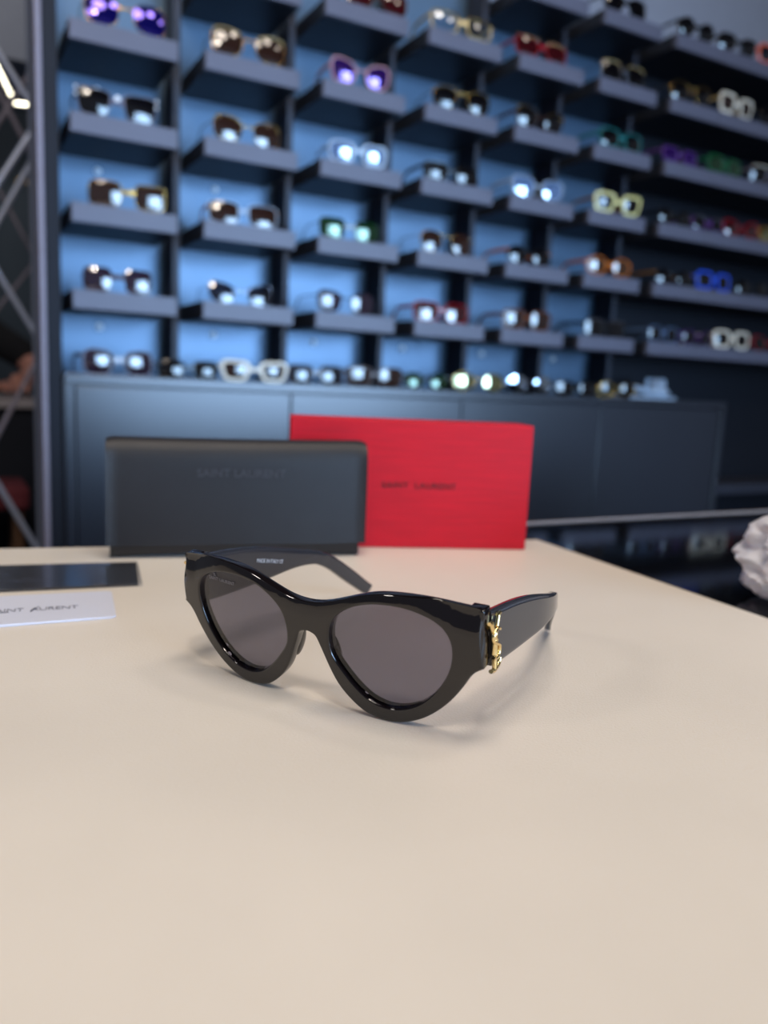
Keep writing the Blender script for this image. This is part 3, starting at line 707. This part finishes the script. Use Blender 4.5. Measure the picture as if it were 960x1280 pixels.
# flap sheet folded over the top
pf = [(-.0022, .0098), (-.0020, .02), (-.0016, .045), (-.0008, .066), (.0006, .0745), (.003, .0795), (.0065, .0826), (.011, .0838), (.0165, .0832), (.021, .0805), (.0236, .076), (.0245, .066), (.0245, .03)]
pf = catmull(pf, 4, False)
def flap_bm(x0, x1, nx=40, t=.0016):
    bm = bmesh.new(); outer = []; inner = []
    for i in range(nx + 1):
        u = i / nx; x = x0 + (x1 - x0) * u; ro = []; ri = []
        ed = min(u, 1 - u) * (x1 - x0); rr = -.0012 * max(0, 1 - ed / .004) ** 2
        for j, (y, z) in enumerate(pf):
            a = pf[max(0, j - 1)]; b = pf[min(len(pf) - 1, j + 1)]; tn = Vector((b[0] - a[0], b[1] - a[1])).normalized(); nn = Vector((-tn.y, tn.x))
            zz = z * (1 + .018 * u) - (.0 if z > .02 else 0) + .0012 * (u - .5) * (z < .02)
            sag = -.0007 * math.sin(math.pi * u) * (z > .07)
            ro.append(bm.verts.new((x, y + nn.x * rr * -1 + 0, zz + sag + (nn.y * rr))))
            ri.append(bm.verts.new((x, y - nn.x * t, zz + sag - nn.y * t)))
        outer.append(ro); inner.append(ri)
    m_ = len(pf)
    for i in range(nx):
        for j in range(m_ - 1):
            bm.faces.new((outer[i][j], outer[i + 1][j], outer[i + 1][j + 1], outer[i][j + 1])); bm.faces.new((inner[i][j], inner[i][j + 1], inner[i + 1][j + 1], inner[i + 1][j]))
        for j in (0, m_ - 1): bm.faces.new((outer[i][j], inner[i][j], inner[i + 1][j], outer[i + 1][j]))
    for i in (0, nx):
        for j in range(m_ - 1): bm.faces.new((outer[i][j], outer[i][j + 1], inner[i][j + 1], inner[i][j]))
    return bm
link('flap', finish(flap_bm(W0, W1), 'flap', 50), M['leather'], root)
for x in (W0 + .0032, W1 - .0032): tube('stitching', [(x, -.0024, .0125), (x, -.0022, .02), (x, -.0018, .045), (x, -.0010, .066), (x, .0002, .0748)], .00022, M['stitch'], root, 6)
lettering('lettering', 'SAINT LAURENT', .0078, Matrix.Translation((.0897, -.0022, .0605)) @ Matrix.Rotation(R(-1.2), 4, 'X') @ FR, M['deboss'], root, .0002, 1.0, width=.0615, offs=.00005)

# black cloth in clear sleeve & white card (left edge of picture)
def quad_thing(name, root, pts, z0, z1, m, bev=.0002):
    bm = bmesh.new(); prism_bm(bm, pts, z0, z1, 0); return link(name, finish(bm, name), m, root)
def lerp(a, b, t): return (a[0] + (b[0] - a[0]) * t, a[1] + (b[1] - a[1]) * t)
o_ = Vector((.104, .512)); TLc, TRc, BRc, BLc = [(x - o_.x, y - o_.y) for x, y in ((.0258, .5555), (.1089, .5423), (.0998, .4828), (.0225, .4927))]
TLc = lerp(TRc, TLc, 1.85); BLc = lerp(BRc, BLc, 1.95)
root = empty('cleaning_cloth_pouch', (o_.x, o_.y, TZ)); tag(root, 'flat black cloth in a clear sleeve lying left of the sunglasses', 'cleaning cloth')
quad_thing('cloth', root, [BLc, (BRc[0] - .0022, BRc[1] + .0016), (TRc[0] - .0012, TRc[1] - .001), TLc], .0003, .0016, M['pouch'])
quad_thing('sleeve', root, [(BLc[0], BLc[1] - .001), BRc, TRc, (TLc[0], TLc[1] + .001)], .0001, .0021, M['plastic'])
ex = (Vector(BRc) - Vector(BLc)).normalized(); ang = math.atan2(ex.y, ex.x)
for s, wd, (px, py) in (('SAINT LAURENT', .020, (-.0640, -.0055)), ('- - - - - - - - - - -', .030, (-.0520, -.0150)), ('I N', .004, (-.0655, .0015))):
    lettering('lettering', s, .0028 if wd > .01 else .002, Matrix.Translation((px, py, .0023)) @ Matrix.Rotation(ang, 4, 'Z'), M['greyprint'], root, .00005, 1, width=wd)
o2 = Vector((.077, .448)); TLc, TRc, BRc, BLc = [(x - o2.x, y - o2.y) for x, y in ((.0219, .4804), (.0801, .4737), (.074, .4218), (.0188, .4213))]
TLc = lerp(TRc, TLc, 1.6); BLc = (TLc[0] - .003, TLc[1] - .058)
root = empty('authenticity_card', (o2.x, o2.y, TZ)); tag(root, 'white card printed with a grey serif logo lying before the black cloth', 'card')
bm = bmesh.new(); prism_bm(bm, [BLc, (BRc[0] - .002, BRc[1]), (BRc[0], BRc[1] + .002), (TRc[0], TRc[1] - .002), (TRc[0] - .002, TRc[1]), TLc], .0002, .0014, .0003)
link('card', finish(bm, 'card', 35, True), M['white_card'], root)
a2 = math.atan2(.4449 - .4453 - .004, .057 - .020)
MX = Matrix.Translation((-.0405, -.0010, .0016)) @ Matrix.Rotation(a2, 4, 'Z')
lettering('lettering', 'SAINT  AURENT', .0088, MX, M['greyprint'], root, .00004, .92, width=.043, offs=-.0001)
tube('logo_stroke', [MX @ Vector((-.0018, -.0046, 0)), MX @ Vector((.0022, .0052, 0))], .00018, M['greyprint'], root, 6)
tube('logo_stroke', [MX @ Vector((-.0216, -.0046, 0)), MX @ Vector((-.012, -.0030, 0))], .00016, M['greyprint'], root, 6)
lettering('lettering', 'YSL', .012, MX @ Matrix.Translation((-.0285, 0, 0)), M['greyprint'], root, .00004, .7, width=.012, offs=-.0002)

# ------------------------------------------------------------------ milky plastic bag on the glass counter
root = empty('plastic_bag', (.502, .303, TZ)); tag(root, 'crumpled milky white plastic bag on the black glass counter', 'plastic bag')
bm = bmesh.new(); bmesh.ops.create_icosphere(bm, subdivisions=6, radius=1)
for v in bm.verts:
    d = v.co.copy()
    n1 = noise.noise(d * 1.7 + Vector((3, 1, 7))); n2 = 1 - abs(noise.noise(d * 3.4 + Vector((9, 2, 4)))) * 2; n3 = 1 - abs(noise.noise(d * 7.5)) * 2
    rr = 1 + .16 * n1 + .07 * n2 + .03 * n3
    n1 += .55 * noise.noise(d * .9 + Vector((1, 8, 3))); az = noise.noise(Vector((d.x, d.y, 0)) * 1.6 + Vector((5, 5, 5)))
    neck = (1 - (.16 + .5 * az) * math.exp(-((d.z - .25 - .5 * az) / .14) ** 2)) * min(1.7, math.sqrt(max(1e-6, 1 - abs(d.z) ** 5) / max(1e-6, 1 - d.z * d.z)))
    v.co = Vector((d.x * .057 * rr * neck, d.y * .055 * rr * neck, .0255 + d.z * .0262 * (1 + (.35 * n1 + .3 * az) * max(0, d.z) + .06 * n3)))
    if v.co.z < .0005: v.co.z = .0005 + .0003 * n3 * 0
link('bag_film', finish(bm, 'bag_film', 80), M['bag'], root)

# ------------------------------------------------------------------ the sunglasses on the table
k_ = .977
GX = Vector((0, 0, 0))
A_ = (0.149 * 0, 0, 0)
SG_M = Vector((.1309, .28191, -.128)); hd = None
MAIN = True
def main_glasses():
    # frame of the front, fitted from the photograph's perspective
    Apt = Vector((.11315, .3104, -.128)); Bpt = Vector((.14861, .25344, -.128))
    mid = (Apt + Bpt) / 2; an = math.atan2(Bpt.y - Apt.y, Bpt.x - Apt.x) + R(-.3323)
    X = Vector((math.cos(an), math.sin(an), 0)); Y = Vector((-math.sin(an), math.cos(an), 0)); t = -.20651
    Z = math.cos(t) * up + math.sin(t) * Y; N = Z.cross(X)
    root = empty('black_sunglasses'); mm = frame3(X, N, Z, CAM + (mid + X * -.00633) * k_); root.matrix_world = mm
    tag(root, 'glossy black cat-eye sunglasses with gold monogram standing on the cream table', 'sunglasses')
    S = .001 * k_
    half = [(0, 29.8), (2.4, 29.3), (4.3, 27.8), (6.6, 22.5), (9.5, 15.5), (12.8, 9.2), (17.5, 3.8), (23.5, -.8), (29.5, -2.8), (35.5, -3.3), (41.5, -2.4), (48.5, .6), (54.5, 4.9), (60, 10.4), (64.5, 16.5), (67.6, 21.6), (70, 24.2), (72.3, 25.6), (72.6, 26.4), (72.6, 34), (72.2, 41), (71.6, 46.6), (71, 48.2), (69.5, 48.9), (62, 50.0), (52.7, 51.1), (42, 51.4), (32.5, 50.7), (25, 48.8), (16, 45.6), (8, 43.1), (0, 42.2)]
    full = half[:-1] + [(0, 42.2)] + [(-x, z) for x, z in half[::-1][1:-1]]
    full = [(x * S, z * S) for x, z in catmull(full, 3)]
    li = [(10.4, 28), (11.6, 34.5), (15, 39.5), (21, 43.5), (28, 46.0), (36, 47), (44, 46.6), (51.5, 44.6), (57.3, 41.2), (60.3, 36.6), (61.2, 31), (60.2, 24.5), (57.2, 17.5), (52.5, 11.2), (46.8, 6.3), (40, 3.4), (33, 2.9), (26.5, 5), (20.5, 9.7), (14.5, 16.7), (11.2, 22)]
    L = [(x * S, z * S) for x, z in catmull(li, 4)]; Lm = [(-x, z) for x, z in L]
    C = 1.49 / k_
    topz = sorted([(x, z) for x, z in full if z > .040 * k_ and x > 0] + [(0, .0422 * k_)])
    def top(x):
        x = abs(x)
        for (xa, za), (xb, zb) in zip(topz, topz[1:]):
            if xa <= x <= xb: return za + (zb - za) * (x - xa) / max(1e-9, xb - xa)
        return topz[-1][1]
    def warp(c):
        y = c.y
        if c.y < .0028 * k_:        # sculpted brow: upper band rolls back, corner facet
            d = c.z - (top(c.x) - (.0050 + .0065 * min(1, max(0, (abs(c.x) - .046) / .016))) * k_)
            if d > 0: y += min(.40 * d * d / (d + .0012), .0034) * (1 - max(0, c.y) / .0028 / k_) 
        return Vector((c.x, y + C * c.x * c.x, c.z))
    bm = holed_plate(full, [L, Lm], .0056 * k_, .0009, 4, .0016, warp)
    link('frame', finish(bm, 'frame', 70), M['black'], root)
    for q in (L, Lm):
        bm = disc_sheet(offset(ccw(q), .0008), .0018, .0010, .0008, lambda c: Vector((c.x, c.y + C * c.x * c.x, c.z)), 8)
        link('lens', finish(bm, 'lens'), M['lens'], root)
    # end pieces: blocks going back from the front's outer ends
    for s in (1, -1):
        bm = bmesh.new(); box_bm(bm, s * .0655 * k_ if s > 0 else -.0722 * k_, .0722 * k_ if s > 0 else -.0655 * k_, .0105, .0165, .0262 * k_, .0480 * k_, .0008, 3)
        link('end_piece', finish(bm, 'end_piece'), M['black'], root)
    # temples
    tp = [(16.5, 45.6), (22, 43.9), (42, 39), (63, 32), (87, 21.8), (105, 14), (116, 7.5), (126, -.5), (140, -13), (152, -24.5), (157, -28.5)]
    bt = [(16.5, 22.8), (20, 21.6), (40, 18), (62, 14.8), (84, 12.0), (100, 7.8), (109, 2.8), (117, -3.2), (130, -15), (145, -28), (150.5, -32.6)]
    for s in (1, -1):
        xc = ([(0, 70.2), (40, 71.3), (75, 72.5), (95, 69.5), (115, 62.5), (135, 53), (160, 44)] if s > 0 else [(0, 70.2), (60, 70.5), (100, 69.8), (130, 69.2), (160, 68.6)])
        def xat(n):
            for (a, b), (c, d) in zip(xc, xc[1:]):
                if a <= n <= c:
                    u = (n - a) / (c - a); return b + (d - b) * u
            return xc[-1][1]
        tops = catmull(tp, 4, False); bots = catmull(bt, 4, False)
        bm = bmesh.new(); rings = []
        # smooth x by averaging
        def xs_(n): return sum(xat(n + d) for d in (-10, -5, 0, 5, 10)) / 5 if n > 12 else xat(n)
        for i, (a, b) in enumerate(zip(tops, bots)):
            a = Vector((xs_(a[0]), a[0], a[1])); b = Vector((xs_(b[0]), b[0], b[1])); v = a - b; hh = v.length / 2; c = (a + b) / 2; v.normalize()
            th = 2.1 if i < 24 else 1.9; r = .9; ring = []
            e_ = min(i, len(tops) - 1 - i); sh = 1 if e_ > 1 or i < 3 else (.9, .97)[e_]
            for q in range(20):       # rounded-rectangle section
                t_ = 2 * math.pi * q / 20; cc, ss = math.cos(t_), math.sin(t_)
                px_ = math.copysign(abs(cc) ** .35, cc) * th * (.55 if e_ == 0 and i > 3 else 1); pz = math.copysign(abs(ss) ** .22, ss) * hh * sh
                ring.append(bm.verts.new((c + v * pz + Vector((s * 0 + px_, 0, 0))) * S if s > 0 else Vector((-(c + v * pz).x + px_, (c + v * pz).y, (c + v * pz).z)) * S))
            rings.append(ring)
        for i in range(len(rings) - 1):
            for q in range(20): bm.faces.new((rings[i][q], rings[i][(q + 1) % 20], rings[i + 1][(q + 1) % 20], rings[i + 1][q]))
        bm.faces.new(rings[0][::-1]); bm.faces.new(rings[-1])
        te = link('temple', finish(bm, 'temple', 50), M['blacktemple'], root)
        # monogram: interlaced letters on the outer side
        xo = s * (72.4); F = lambda n, z, o=0: Vector(((xo + s * (o + .9)), n, z)) * S
        bm = bmesh.new(); r0 = .85 * S
        def stroke(pts, r=r0): tube_bm(bm, catmull([tuple(F(*p)) for p in pts], 4, False), r, 8, True)
        stroke([(15.2, 46.2, .4), (18.6, 37.5, .5)], r0 * 1.25); stroke([(23.2, 46.6, .2), (18.6, 37.5, .6), (17.0, 30.5, .5)], r0); stroke([(14.2, 46.4, .4), (16.4, 46.2, .4)]); stroke([(21.8, 46.8, .2), (24.4, 46.6, .2)])
        stroke([(21.6, 40.6, 1.2), (19.4, 42.0, 1.3), (16.6, 40.6, 1.2), (16.0, 37.6, 1.1), (18.6, 35.2, 1.2), (21.2, 32.6, 1.2), (20.6, 29.4, 1.2), (18.0, 28.2, 1.1), (15.8, 29.6, 1.0)], r0 * .95)
        stroke([(20.2, 36.6, .3), (19.2, 30.0, .3), (17.4, 23.2, .6)], r0 * 1.1); stroke([(14.4, 23.8, .6), (17.2, 22.9, .7), (21.6, 23.4, .5), (23.2, 25.6, .4)], r0 * 1.15)
        for v in bm.verts: v.co.y -= .0022; v.co.z = .0235 + (v.co.z - .0235) * .86 - .0006
        link('gold_monogram', finish(bm, 'gold_monogram', 60), M['gold'], root)
        tube('hinge', [Vector((s * 67.0, 15.5, 28)) * S, Vector((s * 67.0, 15.5, 43)) * S], .0010, M['hinge'], root, 8)
        # nose pads moulded behind the bridge
        bm = bmesh.new(); bmesh.ops.create_uvsphere(bm, u_segments=16, v_segments=10, radius=1)
        for v in bm.verts: v.co = Vector((s * (8.6 + v.co.x * 1.5 - v.co.z * 2.0), 6.6 + v.co.y * 3.4, 20.5 + v.co.z * 7)) * S
        link('nose_pad', finish(bm, 'nose_pad'), M['black'], root)
    # small print
    Mi = frame3(Vector((0, 1, -.42)).normalized(), Vector((0, .42, 1)).normalized(), Vector((1, 0, 0)), Vector((-68.05, 63.5, 24.0)) * S)
    # text reads from inside: x axis along +n seen from +x side
    lettering('lettering', 'MADE IN ITALY CE', .0027, Mi, M['whiteprint'], root, .00003, 1, width=.021)
    def onfront(x, z, yy=.0009): return Vector((x * S, yy + C * (x * S) ** 2 , z * S))
    ys = .00095
    sl = 2 * C * (-44 * S)
    Ml = frame3(Vector((1, sl, 0)).normalized(), Vector((0, 0, 1)), Vector((sl, -1, 0)).normalized(), onfront(-45.5, 42.2, ys))
    lettering('lettering', 'SAINT LAURENT', .0021, Ml, M['lensprint'], root, .00003, 1, width=.0155)
    Ml = frame3(Vector((1, sl * 1.15, 0)).normalized(), Vector((0, 0, 1)), Vector((sl * 1.15, -1, 0)).normalized(), onfront(-50.0, 43.9, ys + .0002))
    lettering('lettering', 'YSL', .0018, Ml, M['lensprint'], root, .00003, .6, width=.0018)
    return root
main_glasses()
